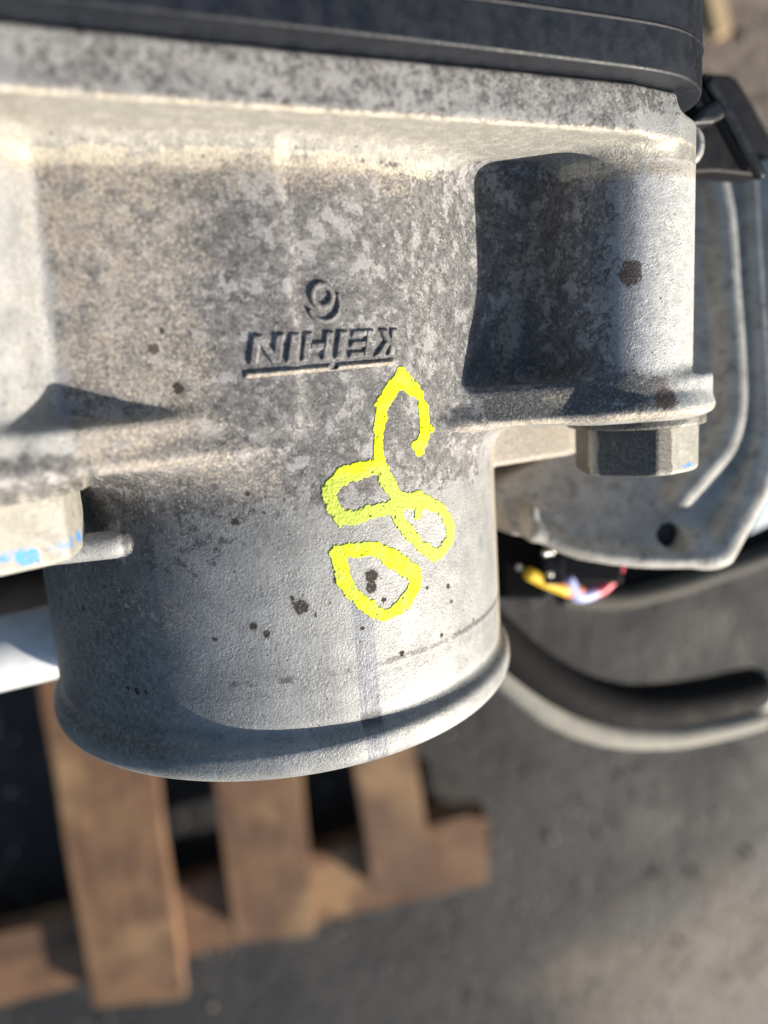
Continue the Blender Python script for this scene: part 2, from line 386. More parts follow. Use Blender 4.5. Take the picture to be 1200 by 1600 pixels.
def mat_wood():
    g = G('weathered_pallet_wood')
    tc = g.t.nodes.new('ShaderNodeTexCoord').outputs['Object']
    oi = g.t.nodes.new('ShaderNodeObjectInfo').outputs['Random']
    v = g.vm('MULTIPLY', g.vm('ADD', tc, (0, 0, 0)), (90., 6., 90.)); v = g.vm('ADD', v, (0, 0, 0))
    n = g.noise(1.0, 5, .65, .8, vec=v); s = g.noise(14., 4, .6, vec=tc)
    c = g.mix(g.ramp(n, .3, .7), (.062, .027, .013), (.205, .100, .044))
    c = g.mix(g.ramp(s, .42, .62, 0, .6), c, (.26, .145, .066)); c = g.mix(g.ramp(s, .30, .44, .55, 0), c, (.06, .036, .024))
    c = g.mix(g.ma('MULTIPLY', oi, .6), c, (.115, .064, .040)); c = g.mix(g.ramp(g.noise(9., 3, .6, vec=g.vm('ADD', tc, oi)), .5, .66, 0, .5), c, (.40, .25, .12))
    return g.out(c, .8, 0, g.bump(n, .002, .6))
M_WOOD = mat_wood()
def mat_ground():
    g = G('dark_patchy_asphalt')
    tc = g.t.nodes.new('ShaderNodeTexCoord').outputs['Object']
    big = g.noise(3.2, 4, .6, vec=tc); mid = g.noise(11., 6, .62, vec=tc); fine = g.noise(70., 4, .7, vec=tc)
    c = g.mix(g.ramp(mid, .40, .62), (.005, .005, .006), (.031, .030, .031))
    c = g.mix(g.ramp(fine, .5, .68, 0, .6), c, (.065, .058, .053)); c = g.mix(g.ramp(fine, .3, .45, .6, 0), c, (.015, .015, .016))
    c = g.mix(g.ramp(g.noise(5.5, 3, .55, vec=g.vm('ADD', tc, (3.3, 1.7, 0.))), .42, .58, .75, 0), c, (.008, .008, .0095))  # broad darker patches
    dust = g.ramp(g.ma('ADD', g.attr('dust'), g.ma('ADD', g.ma('MULTIPLY', g.ma('SUBTRACT', mid, .5), 1.1), g.ma('MULTIPLY', g.ma('SUBTRACT', big, .5), .6))), .35, .85)
    c = g.mix(dust, c, g.mix(g.ramp(fine, .3, .7), (.085, .065, .050), (.235, .185, .147)))
    return g.out(c, g.ramp(mid, .3, .7, .6, .85), 0, g.bump(g.ma('ADD', fine, g.ma('MULTIPLY', mid, .6)), .006, .8))
M_GROUND = mat_ground()

# ------------------------------------------------------------------ THROTTLE BODY casting (signed distance model)
EAR_R = (46.0, 6.1); EAR_L = (-36.0, 6.8)
FLANGE = [(-60, -10.3), (-30, -8.6), (-5, -7.5), (20, -6.8), (36, -6.0), (43.3, -4.2), (46.2, 0.5), (47.3, 10), (47, 56), (-60, 56)]
WEB = [(-31, 2.2), (-22, 1.2), (-4, .3), (-2, 20), (-31, 20)]
HULL_L = hullc([(-13, 8.7, 7.6), (EAR_L[0]-2, EAR_L[1], 12.4), (-20, 58, 8)])
HULL_R = hullc([(18.5, 13.6, 8.1), (EAR_R[0], EAR_R[1], 9.95), (30, 58, 8)])
def prof(z):
    b = 1/(1+np.exp(-(-29.6-z)/.26))
    return 34.0+1.3*b-.30*np.exp(-((z+28.3)/.8)**2)-.10*np.clip((z+29)/40, 0, 1)
def F_body(x, y, z):
    r = np.hypot(x, y-34)
    bore = rmax(r-prof(z), -34.05-z, 2.3)
    bore = np.maximum(bore, z-40)
    web = extr(poly2(x, y, WEB), z, 7.5, 40, .5)
    d = smin(bore, web, 2.5)
    colr = extr(np.hypot(x-42.7, y-5.9)-9.6, z, 6.5, 40, .5)
    coll = extr(np.hypot(x+38.3, y-6.1)-11.2-.014*np.clip(z-8, 0, 40)**1.3, z, 6.5, 40, .5)
    back = extr(poly2(x, y, [(17, 5.4), (21, 8.0), (27, 9.6), (36, 9.0), (46, 10), (60, 18), (60, 40), (17, 40)]), z, 6.5, 40, .5)
    d = smin(d, coll, .8); d = smin(d, smin(colr, back, 4.5), 2.0)
    fl = extr(poly2(x, y, FLANGE), z, 36.8, 42, .5)
    d = smin(d, fl, 2.6)
    pl = np.minimum(poly2(x, y, HULL_L), poly2(x, y, HULL_R))
    plate = extr(pl, z, 4.7, 9.7, .85)
    k = 1.6+4.4*np.clip((7.6-z)/2, 0, 1)
    d = smin(d, plate, k)
    lug = extr(poly2(x, y, [(24, 16), (44, 19), (56, 26), (56, 40), (20, 40)]), z, -2.6, 7, .8)
    d = np.minimum(d, lug)
    stubc = capsule(x, y, z, (-24.0, 8.6, -4.5), (-44, 9.6, -4.0), 1.6)
    d = smin(d, stubc, .9)
    d = np.maximum(d, 31-r)                     # the open bore
    return d
def front_y(x, z):
    y = np.full(np.shape(x), -3.)
    for _ in range(26): y = y+F_body(x, y, z)*.95
    return y
def on_body(px, py):
    return on_body_many([px], [py])[0]
def on_body_many(px, py):
    d = np.array([ray(a, b) for a, b in zip(px, py)]); d /= np.linalg.norm(d, axis=1)[:, None]; t = np.full(len(d), 45.)
    for _ in range(60):
        p = CAM+d*t[:, None]; t = t+F_body(*p.T)*.9
    return CAM+d*t[:, None]
def sg(v, a, b): t = np.clip((v-a)/(b-a), 0, 1); return t*t*(3-2*t)
SPOTS = [on_body(*p[:2]).tolist()+[p[2]] for p in ((470, 948, 1.3), (395, 978, .7), (416, 990, .65), (580, 900, 1.25), (580, 918, 1.0), (278, 606, .9), (252, 517, .5), (526, 574, .4),
         (387, 772, .45), (410, 799, .4), (366, 815, .7), (516, 940, .35), (524, 905, .55), (566, 982, .45), (335, 998, .45), (214, 1080, .7), (200, 1076, .5), (228, 1082, .5), (600, 938, .55), (650, 925, .5), (668, 918, .45), (700, 916, .6),
         (130, 950, .55), (492, 960, .4), (455, 935, .5), (705, 940, .45), (628, 1021, .6), (740, 968, .4), (690, 992, .45))]
RUSTS = [on_body(*p[:2]).tolist()+[p[2]] for p in ((985, 427, 1.5), (1041, 623, 1.5), (240, 545, .6))]
def zones(P):
    x, y, z = P.T
    low = sg(z, 4, -6)                                         # the bore below the plate
    wall = sg(z, 33.5, 31)*sg(z, 8, 10)
    tan = .60*sg(x, -5, -17)*sg(z, 36, 34)*sg(z, 1, 6)*(1-.5*sg(x, -25.5, -27))
    fy = np.interp(x, [p[0] for p in FLANGE[:7]], [p[1] for p in FLANGE[:7]])
    tan = np.maximum(tan, .78*sg(np.abs(z-34.0), 1.9, .3)*sg(y, 6, 0)*(y > -5.5)); tan = np.maximum(tan, .46*sg(z, 28, 33)*sg(z, 36, 34)*sg(y, 6, 1)*sg(x, 17, 13))      # dust lying in the corner under the flange
    tan = np.maximum(tan, .66*sg(np.abs(z-36.9), .7, .2)*sg(y-fy, 1.0, .3)*sg(y, 2, -3))                # and a highlight painted along its lower edge
    tan = np.maximum(tan, .44*sg(x, 0, -9)*sg(z, 10, 6)*sg(z, -9, 2)*sg(x, -30, -20))
    tan = np.maximum(tan, .80*sg(np.abs(z-4.9), .9, .3)*sg(x, 12, 20))  # lower ear edge painted paler as a sunlit chamfer
    tan = np.maximum(tan, .78*np.exp(-((z-5.2)/.55)**2)*sg(x, -27, -23)*sg(x, -8, -14))  # painted highlight on the crest of the left arch
    tan = np.maximum(tan, .8*(y > 13)*(x > 18)*sg(z, 6, 4))
    tan = np.maximum(tan, .60*np.exp(-(((x+21)/6)**2+((z+12)/4.5)**2)))
    tan = np.where((y > 12) & (x < 18), tan*.5, tan)
    putty = sg(z, 34.0, 35.6)*sg(z, 37.2, 36.8)*sg(y, 9, 4)*.9
    pale = np.maximum(low*.9, .95*sg(x, 33, 39)*sg(z, 9, 12))
    pale = np.maximum(pale, .50*sg(z, 36.9, 37.4)); pale = np.maximum(pale, .72*sg(x, -25.0, -26.6)*sg(z,6,8))
    pale = np.maximum(pale, .8*sg(x, 40, 46)); pale = np.maximum(pale, .7*sg(x, 19, 24)*sg(z, 6, 4))
    dark = .35*sg(x, 13, 18.5)*sg(x, 37, 33)*sg(z, 9, 11)*sg(z, 35, 33)  # grime plus the column's cast shadow painted into the hollow
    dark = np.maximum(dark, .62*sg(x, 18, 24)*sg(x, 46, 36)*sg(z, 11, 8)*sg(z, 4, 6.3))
    dark = np.maximum(dark, .38*sg(z, 8, 2)*sg(z, -13, -6)*sg(x, 15, 5)*sg(y, -1, 3))
    dark = np.maximum(dark, .36*sg(z, 37.5, 40)*sg(x, 10, 25)*sg(x, 50, 40))
    dark = np.maximum(dark, .36*np.exp(-((z-8.2)/5)**2)*sg(x, -6, 0)*sg(x, 22, 12))
    shade_grime = 1.0*sg(x, -11, -25)*sg(z, 3, -3)*sg(z, -34, -30)  # grime, with the bore's shaded left side painted in
    shade_grime = np.maximum(shade_grime, .35*sg(z, 3, -3)*sg(z, -10, -5)*sg(x, 10, 0)); shade_grime = np.maximum(shade_grime, .45*np.exp(-((z+29.2)/.7)**2))  # includes painted shade in the groove above the lip
    stubz = ((z+4.4)**2+(y-9)**2 < 5.5)*(x < -23.2); shade_grime = np.where(stubz, 0, shade_grime); pale = np.where(stubz, .7, pale); dark = np.where(stubz, 0, dark); tan = np.where(stubz, .25, tan)
    oliv = .60*np.exp(-((x-29-.25*(z-20))/3.0)**2)*sg(z, 8, 12)*sg(z, 31, 26); oliv = np.maximum(oliv, .62*np.exp(-((x-29.5)/4)**2-((z-7.8)/1.8)**2))
    spot = np.zeros(len(P)); rust = np.zeros(len(P))
    for a, b, c, r in SPOTS: spot = np.maximum(spot, 1-.8*np.sqrt((x-a)**2+(y-b)**2+(z-c)**2)/r)
    for a, b, c, r in RUSTS: rust = np.maximum(rust, 1-.55*np.sqrt((x-a)**2+(y-b)**2+(z-c)**2)/r)
    chalk = .95*sg(x, 36, 41)*sg(z, 8, 12)*sg(z, 36.6, 35.5); chalk = np.maximum(chalk, .7*sg(x, 40, 47)*sg(z, 12, 8)*sg(z, 4, 5)); chalk = np.maximum(chalk, .34*sg(x, -25, -27)*sg(z, 5, 8))
    cream = .62*sg(np.abs(z-34.6), 1.7, .5)*sg(y, 8, 3)*(y > fy+2.2)*sg(x, -33, -29); cream = np.maximum(cream, .60*sg(np.abs(z-36.85), .55, .15)*sg(y-fy, .9, .3)*sg(y, 2, -3))  # fillet dust, then the flange edge highlight painted in
    cream = np.maximum(cream, .46*np.exp(-(((x+21)/5.5)**2+((z+12)/4.0)**2))); cream = np.maximum(cream, .40*np.exp(-(((x+19)/3)**2+((z+1)/3.0)**2)))
    cream = np.maximum(cream, .52*sg(np.abs(z-5.0), .8, .3)*sg(x, 10, 20)*sg(z, 6, 5.4))  # painted highlight along the lower ear edge
    return dict(cream=cream, chalk=chalk, putty=putty, shade_grime=shade_grime, tan=tan, pale=pale, dark=dark, spot=np.clip(spot, 0, 1), olive=oliv, rust=np.clip(rust, 0, 1))

throttle = thing('throttle_body', (0, 34, 42), 'grey cast aluminium throttle body with open round bore, raised lettering and yellow paint marks', 'throttle body')
V, Fq = surfnet(F_body, (-58, -12.5, -35.5), (60.5, 52, 43), .42)
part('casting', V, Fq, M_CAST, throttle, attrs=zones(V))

def patch(name, h, x0, x1, z0, z1, step, mat, lift=.0, extra=None, label=None, dust=None):  # dust: mask for the underline's sunlit half, painted paler
    """thin relief of height h(x,z) lying on the casting, its foot sunk into it"""
    xs = np.arange(x0, x1+step, step); zs = np.arange(z0, z1+step, step)
    X, Z = np.meshgrid(xs, zs, indexing='ij'); H = h(X, Z); ok = H > 0
    cell = ok[:-1, :-1] | ok[1:, :-1] | ok[:-1, 1:] | ok[1:, 1:]
    use = np.zeros(ok.shape, bool)
    for a in (0, 1):
        for b in (0, 1): use[a:ok.shape[0]-1+a, b:ok.shape[1]-1+b] |= cell
    num = -np.ones(ok.shape, int); num[use] = np.arange(use.sum())
    x, z, hh = X[use], Z[use], H[use]
    y0 = front_y(x, z); e = .1; f0 = F_body(x, y0, z)
    n = np.stack([F_body(x+e, y0, z)-f0, F_body(x, y0+e, z)-f0, F_body(x, y0, z+e)-f0], 1); n /= np.linalg.norm(n, axis=1)[:, None]
    P = np.stack([x, y0, z], 1)+n*np.where(hh > 0, hh+lift, -.12)[:, None]
    c = np.argwhere(cell); q = np.stack([num[c[:, 0], c[:, 1]], num[c[:, 0]+1, c[:, 1]], num[c[:, 0]+1, c[:, 1]+1], num[c[:, 0], c[:, 1]+1]], 1)
    at_ = zones(P); at_['thin'] = extra(x, z) if extra else np.zeros(len(x))
    if dust: at_['tan'] = np.maximum(at_['tan'], dust(x, z))  # carries the painted sunlit half of the underline
    o = part(name, P, q, mat, throttle, attrs=at_)
    if label: o['label'] = label
    return o

# raised foundry lettering, upside down as it stands on the part
LT, LB = 17.35, 14.35                            # top and bottom of the letters (z)
LX0, LS = -8.75, .01835                          # picture-left end, mm per drawing unit
SL = 50/190.
def letter(name, polys, ulo, uhi):
    """polys in drawing units: u to the right, v up (0..165); slanted to the right"""
    def h(X, Z):
        v = (Z-LB)/(LT-LB)*165; u = (X-LX0)/LS-v*SL*.9
        d = np.full(X.shape, 1e3)
        for p in polys: d = np.minimum(d, poly2(u, v, p))
        d = d*LS-.04+(fbm2(X*3.1, Z*3.1, 5)-.5)*.055
        return np.where(d < .02,   .33*np.clip((.02-d)/.20, 0, 1)**.6*(.9+.2*fbm2(X*2, Z*2, 9)), -1)
    patch(name, h, LX0+(ulo-15)*LS, LX0+(uhi+70)*LS, LB-.25, LT+.25, .075, M_CAST)
def R(a, b, c, d): return [(a, c), (b, c), (b, d), (a, d)]
letter('letter', [R(20, 68, 0, 160), R(150, 198, 0, 160), [(20, 160), (70, 160), (198, 0), (148, 0)]], 20, 198)
letter('letter', [R(232, 286, 0, 160)], 232, 286)
letter('letter', [R(322, 372, 0, 160), R(450, 500, 0, 160), R(370, 452, 58, 102)], 322, 500)
letter('letter', [R(532, 586, 0, 160)], 532, 586)
letter('letter', [R(712, 762, 0, 160), R(620, 714, 0, 36), R(620, 714, 62, 98), R(620, 714, 124, 160)], 620, 762)
letter('letter', [R(884, 930, 0, 160), [(790, 0), (846, 0), (890, 66), (890, 100), (862, 100)], [(800, 160), (856, 160), (890, 100), (890, 66), (866, 66)]], 790, 930)
def h_line(X, Z):
    zc = 13.46+.020*X; d = np.maximum(np.abs(Z-zc)-.36, np.maximum(-8.95-X, X-8.3))
    d = d+(fbm2(X*2.2, Z*2.2, 3)-.5)*.16
    d = np.maximum(d, .38-np.hypot(X-.75, Z-13.6))
    return np.where(d < .02, .38*np.clip((.04-d)/.42, 0, 1)**.6, -1)
patch('underline', h_line, -9.4, 8.8, 12.8, 14.3, .075, M_CAST, dust=lambda x, z: 1.0*(z < 13.52+.02*x))  # lower half painted paler as the side facing the sun
# raised figure: a ring with a hooked tail
NC = on_body(503, 462)
def h_num(X, Z):
    x, z = X-NC[0], Z-NC[2]; r = np.hypot(x, z)
    d = np.abs(r-1.12)-.38
    tx, tz = x-.1, z+.75; rr = np.hypot(tx, tz*.92); a = np.arctan2(tz, tx)
    tail = np.abs(rr-1.75)-.30; tail = np.maximum(tail, np.where((a > -2.75) & (a < .5), -1, .5))
    d = np.minimum(d, tail)+(fbm2(X*3, Z*3, 8)-.5)*.12
    return np.where(d < .02, .36*np.clip((.02-d)/.26, 0, 1)**.6, -1)
patch('numeral', h_num, NC[0]-2.4, NC[0]+2.6, NC[2]-3, NC[2]+2, .075, M_CAST)

# hand-drawn yellow marker strokes
def strokes(lists):
    S = []
    for pts in lists:
        C = spline([np.array([460+u/3.556, 550+v/3.556, w/3.556*.0725*.5]) for u, v, w in pts], 5)
        S.append(np.column_stack([on_body_many(C[:, 0], C[:, 1])[:, [0, 2]], C[:, 2]]))
    return S
def paint(name, lists, seed, thick, label, thinmap):
    S = strokes(lists); A = np.concatenate(S)
    def sd(X, Z):
        d = np.full(X.shape, 1e3)
        for s in S:
            for i in range(len(s)-1):
                a, b = s[i], s[i+1]; ex, ez = b[0]-a[0], b[1]-a[1]
                t = np.clip(((X-a[0])*ex+(Z-a[1])*ez)/max(ex*ex+ez*ez, 1e-6), 0, 1)
                d = np.minimum(d, np.hypot(X-a[0]-ex*t, Z-a[1]-ez*t)-(a[2]+(b[2]-a[2])*t))
        return d
    def h(X, Z):
        d = sd(X, Z)-.13+(fbm2(X*1.1, Z*1.1, seed, 4)-.5)*.85+(fbm2(X*3.0, Z*3.0, seed+9, 3)-.5)*.34
        hole = fbm2(X*3.4, Z*3.4, seed+20, 4)
        d = np.where((hole > .76) & (d > -.6), .1, d)
        return np.where(d < 0, thick*(.5+.9*fbm2(X*1.7, Z*1.7, seed+3)), -1)
    patch(name, h, A[:, 0].min()-2, A[:, 0].max()+2, A[:, 1].min()-2, A[:, 1].max()+2, .085, M_PAINT, .02, thinmap, label)
UP = [[(592, 108, 44), (585, 160, 88), (535, 215, 90), (488, 285, 82), (478, 350, 66), (466, 430, 54), (466, 520, 52), (474, 600, 62), (500, 680, 84), (545, 770, 84), (570, 830, 80)],
      [(600, 160, 86), (655, 195, 84), (700, 260, 56), (716, 340, 62), (722, 420, 64), (714, 480, 64), (690, 545, 62)], [(690, 530, 50), (660, 512, 34)], [(470, 290, 50), (446, 292, 30)], [(745, 420, 30), (764, 428, 22)],
      [(480, 640, 80), (400, 650, 84), (300, 672, 90), (232, 722, 84), (196, 785, 70), (212, 850, 66), (240, 908, 74), (330, 918, 76), (420, 888, 70), (520, 858, 70), (600, 832, 90)],
      [(600, 832, 96), (690, 822, 92), (770, 848, 72), (826, 885, 60), (858, 950, 62), (858, 1030, 66), (828, 1092, 74), (780, 1120, 66), (708, 1082, 66), (645, 1020, 62), (590, 950, 66), (570, 880, 84)], [(690, 850, 50), (686, 905, 28)]]
LOW = [[(232, 1112, 60), (330, 1102, 76), (430, 1092, 84), (520, 1128, 92), (600, 1182, 98), (668, 1244, 88), (655, 1318, 78), (612, 1390, 80), (530, 1450, 66), (450, 1440, 70), (365, 1385, 72), (292, 1292, 72), (258, 1200, 92), (236, 1118, 76)]]
paint('painted_figure', UP, 40, .07, 'bright yellow hand painted loops above the ring', lambda x, z: .25+.75*sg(z, 3.0, -.5))
paint('painted_figure', LOW, 61, .06, 'bright yellow hand painted ring below the loops', lambda x, z: .45+.5*sg(z, -8, -3.5))

# flange bolts with hexagon heads
def bolt(cx, cy, ztop, rot, label, blue, dirt_shade, s=1.):
    R0, Rh = 9.25*s, 8.45*s; H = 8.9
    Vw, Fw = surfnet(lambda x, y, z: extr(np.hypot(x-cx, y-cy)-R0, z, ztop-1.8, ztop-.22, .25), (cx-R0-1, cy-R0-1, ztop-3), (cx+R0+1, cy+R0+1, ztop+1), .3)
    def F(x, y, z):
        u, v = x-cx, y-cy; d = None
        for k in range(6):
            a = rot+math.pi/6+k*math.pi/3; e = u*math.cos(a)+v*math.sin(a)-Rh*math.cos(math.pi/6)
            d = e if d is None else smax(d, e, .5)
        zb = ztop-1.6-6.6*s
        d = rmax(d, np.abs(z-(zb+ztop-1.2)/2)-(ztop-1.2-zb)/2, .35)
        r = np.hypot(u, v)
        d = smax(d, (r-Rh*.965)*.55-(z-zb-.25)*.84+0*r, .4)           # crown chamfer
        d = smax(d, (r-Rh*1.0)*.86-(ztop-1.7-z)*.5, .4)
        return d
    Vh, Fh = surfnet(F, (cx-R0-1, cy-R0-1, ztop-10), (cx+R0+1, cy+R0+1, ztop), .33)
    hd = part('bolt', Vh, Fh, M_BOLT, throttle, attrs=dict(blue=blue(Vh), dirt_shade=dirt_shade(Vh))); hd['label'] = label
    part('washer_flange', Vw, Fw, M_BOLT, hd, attrs=dict(blue=0*Vw[:, 0], dirt_shade=np.maximum(dirt_shade(Vw), .56)))
    return hd
vd = np.array([EAR_R[0]-CAM[0], EAR_R[1]-CAM[1]]); vd /= np.linalg.norm(vd)
def corner(cx, cy, deg):
    v = np.array([cx-CAM[0], cy-CAM[1]]); v /= np.linalg.norm(v); a = math.radians(deg)
    c = -v*math.cos(a)+np.array([-v[1], v[0]])*(-math.sin(a)); return math.atan2(c[1], c[0])
bolt(EAR_R[0]-.1, EAR_R[1], 4.7, corner(*EAR_R, 20), 'zinc plated hexagon flange bolt under the right ear with a dark front face',
     lambda V: .50*np.exp(-((V[:, 2]+2.6)/.5)**2)*sg(V[:, 0], 46.5, 48)*sg(V[:, 0], 54.5, 52.5), lambda V: .72*sg(V[:, 0], 47.0, 45)*sg(V[:, 0], 37.2, 38.6))  # front facet painted dark for its shade, with grime
bolt(EAR_L[0]+.7, EAR_L[1]+.2, 4.6, corner(*EAR_L, 42), 'zinc plated hexagon flange bolt on the left with blue paint smears',
     lambda V: .55*np.exp(-((V[:, 2]+2.5)/1.25)**2)*sg(V[:, 0], -23, -27)*sg(V[:, 1], 12, 5), lambda V: 0*V[:, 0]+.32, 1.08)

# ------------------------------------------------------------------ black plastic cover above the flange
cover = thing('plastic_cover', (0, 24, 90), 'black moulded plastic cover with rounded corner bolted above the flange of the throttle body', 'cover')
COV = [(-70, -15.8), (-45, -13.6), (-20, -12.0), (5, -10.9), (25, -9.8), (38, -8.6), (44.5, -6.2), (48.8, -2.2), (50.8, 3), (51.2, 13), (51, 60), (-70, 60)]
cs = spline([np.array([*p, 0]) for p in COV[:10]], 5)[:, :2]
V, Fq = prism([(p[0], p[1], 42.06) for p in list(cs)+COV[10:]], (0, 0, 1), 50)
V = np.array(V, float); part('shell', V, Fq, M_BLACK, cover, bevel=.38)
V, Fq = tube([(p[0]*1.0, p[1]-.02, 46.2+.012*p[0]) for p in cs[::2]], .16, 8, 3)
part('mould_seam', V, Fq, M_BLACK, cover)

# ------------------------------------------------------------------ ribbed cast housing to the right
HY = 24.0
def hp(px, py, dy=0.): return at(px, py, HY+dy)
HA, HB = -.30, .38                                # lean of its face
H0 = hp(1100, 620)
def hplane(px, py):
    d = ray(px, py); n = np.array([HA, -1, HB]); t = ((H0-CAM)@n)/(d@n); return CAM+d*t
hpoly = [hplane(*p) for p in ((1040, 262), (1120, 266), (1168, 268), (1200, 272), (1222, 450), (1228, 640), (1205, 745), (1165, 815), (1128, 876), (1100, 882), (1000, 882), (905, 872), (838, 842), (800, 836), (770, 760), (900, 690), (1040, 560))]
hxz = [(p[0], p[2]) for p in hpoly]
def seg(path): return list(spline([hplane(*p) for p in path], 4)) if len(path) > 2 else [hplane(*p) for p in path]
RIBS = [(seg(((1108, 268), (1124, 340), (1132, 450), (1140, 560), (1141, 640), (1128, 695), (1098, 735), (1060, 778))), 2.7, 1.5),
        (seg(((1168, 268), (1176, 420), (1186, 580), (1184, 690), (1152, 785), (1112, 868))), 1.8, 1.4),
        (seg(((1194, 268), (1206, 450), (1212, 640), (1190, 745), (1158, 812), (1128, 868))), 1.7, 1.5),
        (seg(((1112, 874), (1000, 874), (900, 858), (842, 832))), 1.4, 1.2),
        (seg(((828, 800), (832, 834))), 1.3, 1.4), (seg(((850, 800), (890, 830))), .5, .6), (seg(((1086, 852), (1098, 862))), 2.6, .7)]
HOLE = hplane(1049, 838)
def F_h(x, y, z):
    s = (y-H0[1]-HA*(x-H0[0])-HB*(z-H0[2]))/math.sqrt(1+HA**2+HB**2)      # depth below the face
    d = rmax(poly2(x, z, hxz), np.abs(s-4.5)-4.5, .6)
    nn = np.array([HA, -1, HB]); nn /= np.linalg.norm(nn)
    for P, r, up in RIBS:
        P = [p+nn*(up-r*.5) for p in P]
        e = None
        for a, b in zip(P[:-1], P[1:]):
            c = capsule(x, y, z, a, b, r); e = c if e is None else np.minimum(e, c)
        d = smin(d, e, 1.4)
    return np.maximum(d, 2.1-np.hypot(x-HOLE[0], z-HOLE[2]))
lo = np.min(hpoly, 0)-[3, 0, 3]; hi = np.max(hpoly, 0)+[3, 0, 3]
lo[1] = min(p[1] for p in hpoly)-5; hi[1] = max(p[1] for p in hpoly)+12
housing = thing('cast_housing', (H0[0], H0[1]+8, H0[2]-20), 'grey ribbed cast aluminium housing standing behind the right ear of the throttle body', 'housing')
V, Fq = surfnet(F_h, lo, hi, .6)
part('shell', V, Fq, M_HOUS, housing)
V, Fq = tube([HOLE+np.array([0, 10., 0]), HOLE+np.array([0, 2.0, 0])], 2.3, 12, 2); part('hole_shade_plug', V, Fq, M_HOLE, housing)  # black plug painted as the shade inside the hole

# black bracket with an eyelet and a flat plate, top right
br = thing('plastic_bracket', at(1120, 262, 10), 'black plastic bracket with sloping rim and small metal eyelet beside the cover corner', 'bracket')
V, Fq = prism([at(*p, 14) for p in ((1040, 130), (1112, 128), (1150, 196), (1196, 276), (1120, 268), (1040, 272))], (0, 1, 0), 5); part('web', V, Fq, M_BLACK2, br, smooth=False, bevel=.5)
V, Fq = tube([at(*p, 12.4) for p in ((1106, 128), (1130, 168), (1158, 218), (1188, 274))], .85, 12, 6); part('rim', V, Fq, M_BLACK, br)
V, Fq = prism([at(*p, 10) for p in ((1078, 196), (1100, 168), (1124, 152), (1140, 180), (1118, 192))], (0, 1, 0), 4); part('gusset', V, Fq, M_BLACK, br, smooth=False, bevel=.8)
ec = at(1071, 227, 11)
V, Fq = tube([ec+1.85*(math.cos(a)*RGT+1.25*math.sin(a)*UPV) for a in np.linspace(0, 2*math.pi, 15)], .8, 12, 4, False); part('eyelet', V, Fq, M_HOUS, br)
V, Fq = prism([at(*p, 32) for p in ((1100, 112), (1140, 116), (1152, 122), (1162, 136), (1216, 232), (1290, 330), (1290, 560), (1225, 400), (1195, 280), (1100, 130))], (0, 1, 0), 3)
tag(part('black_plate', V, Fq, M_BLACK2, smooth=False, bevel=.6), 'flat black plate with a clipped corner behind the plastic bracket', 'plate')

# connector, wires, hoses, pipe
con = thing('wire_connector', at(880, 905, 46), 'small black connector block with shiny pins beneath the ribbed housing', 'connector')
def block(cx, cy, y, hw, hh, hd):
    c = at(cx, cy, y); k = (c-CAM)@FWD/FPX
    return boxv(c, RGT*hw*k, UPV*hh*k, np.array([0, hd, 0.]))
V, Fq = block(895, 868, 48, 56, 36, 5); part('body', V, Fq, M_BLACK2, con, smooth=False, bevel=.8)
V, Fq = block(800, 868, 52, 36, 60, 5); part('collar', V, Fq, M_RUBBER, con, smooth=False, bevel=1.)
V, Fq = block(850, 885, 46, 16, 22, 4); part('latch', V, Fq, M_BLACK, con, smooth=False, bevel=.6)
for px, py, y in ((852, 864, 41), (861, 862, 41), (811, 886, 45), (859, 897, 41)):
    V, Fq = ball(at(px, py, y), .75); part('pin', V, Fq, M_PIN, con)
loom = thing('wire_loom', at(900, 935, 46), 'short bunch of yellow, red, lilac and pink wires curving under the connector', 'wires')
for nm, c, r, pts in (('yellow', (.75, .50, .03), 1.35, ((826, 896), (850, 908), (884, 922))), ('orange', (.80, .24, .06), 1.3, ((868, 912), (888, 924), (906, 922))),
                      ('lilac', (.42, .46, .80), 1.45, ((886, 906), (902, 930), (926, 926))), ('pink', (.62, .20, .34), 1.4, ((912, 930), (938, 920), (956, 902))),
                      ('crimson', (.60, .03, .07), 1.5, ((936, 922), (953, 906), (966, 884)))):
    V, Fq = tube([at(a, b, 44) for a, b in pts], r, 12, 6); o = part('wire', V, Fq, wire_mat(nm, c), loom); o['label'] = nm+' insulated wire'
M_GREYRUB = mat_simple('dusty_grey_rubber', (.050, .048, .044), (.078, .074, .066), .2, .8, 0, .0001, 1.2, None, .2)
hose = thing('rubber_hose', at(980, 1160, 66), 'thick black rubber hose with its sunlit lower side added as a beige strip curving to the right', 'hose')
M_STRIP = mat_simple('beige_lit_side', (.21, .20, .175), (.27, .26, .225), .2, .75, 0, .0001, 1.2, None, .2)  # colour of the hose where the sun lights it
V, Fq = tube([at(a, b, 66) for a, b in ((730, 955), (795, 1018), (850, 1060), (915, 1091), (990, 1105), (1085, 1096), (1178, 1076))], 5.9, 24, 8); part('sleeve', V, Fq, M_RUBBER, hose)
V, Fq = tube([at(a, b, 65) for a, b in ((745, 1020), (800, 1068), (860, 1112), (940, 1143), (1030, 1150), (1110, 1140), (1188, 1122))], [3.0, 3.4, 3.6, 3.4, 3.0], 16, 8); part('lit_side_strip', V, Fq, M_STRIP, hose)  # separate tube standing for the hose's sunlit lower side
V, Fq = tube([at(1176, 1080, 66), at(1192, 1078, 66)], 5.6, 20, 3); part('end_clamp', V, Fq, M_HOUS, hose)
up = thing('curved_tube', at(1050, 940, 62), 'slim dusty tube under a black sleeve sweeping up to the right below the housing', 'tube')
V, Fq = tube([at(a, b, 60) for a, b in ((880, 930), (960, 936), (1040, 920), (1120, 894), (1230, 856))], 2.6, 16, 8); part('tube_wall', V, Fq, M_GREYRUB, up)
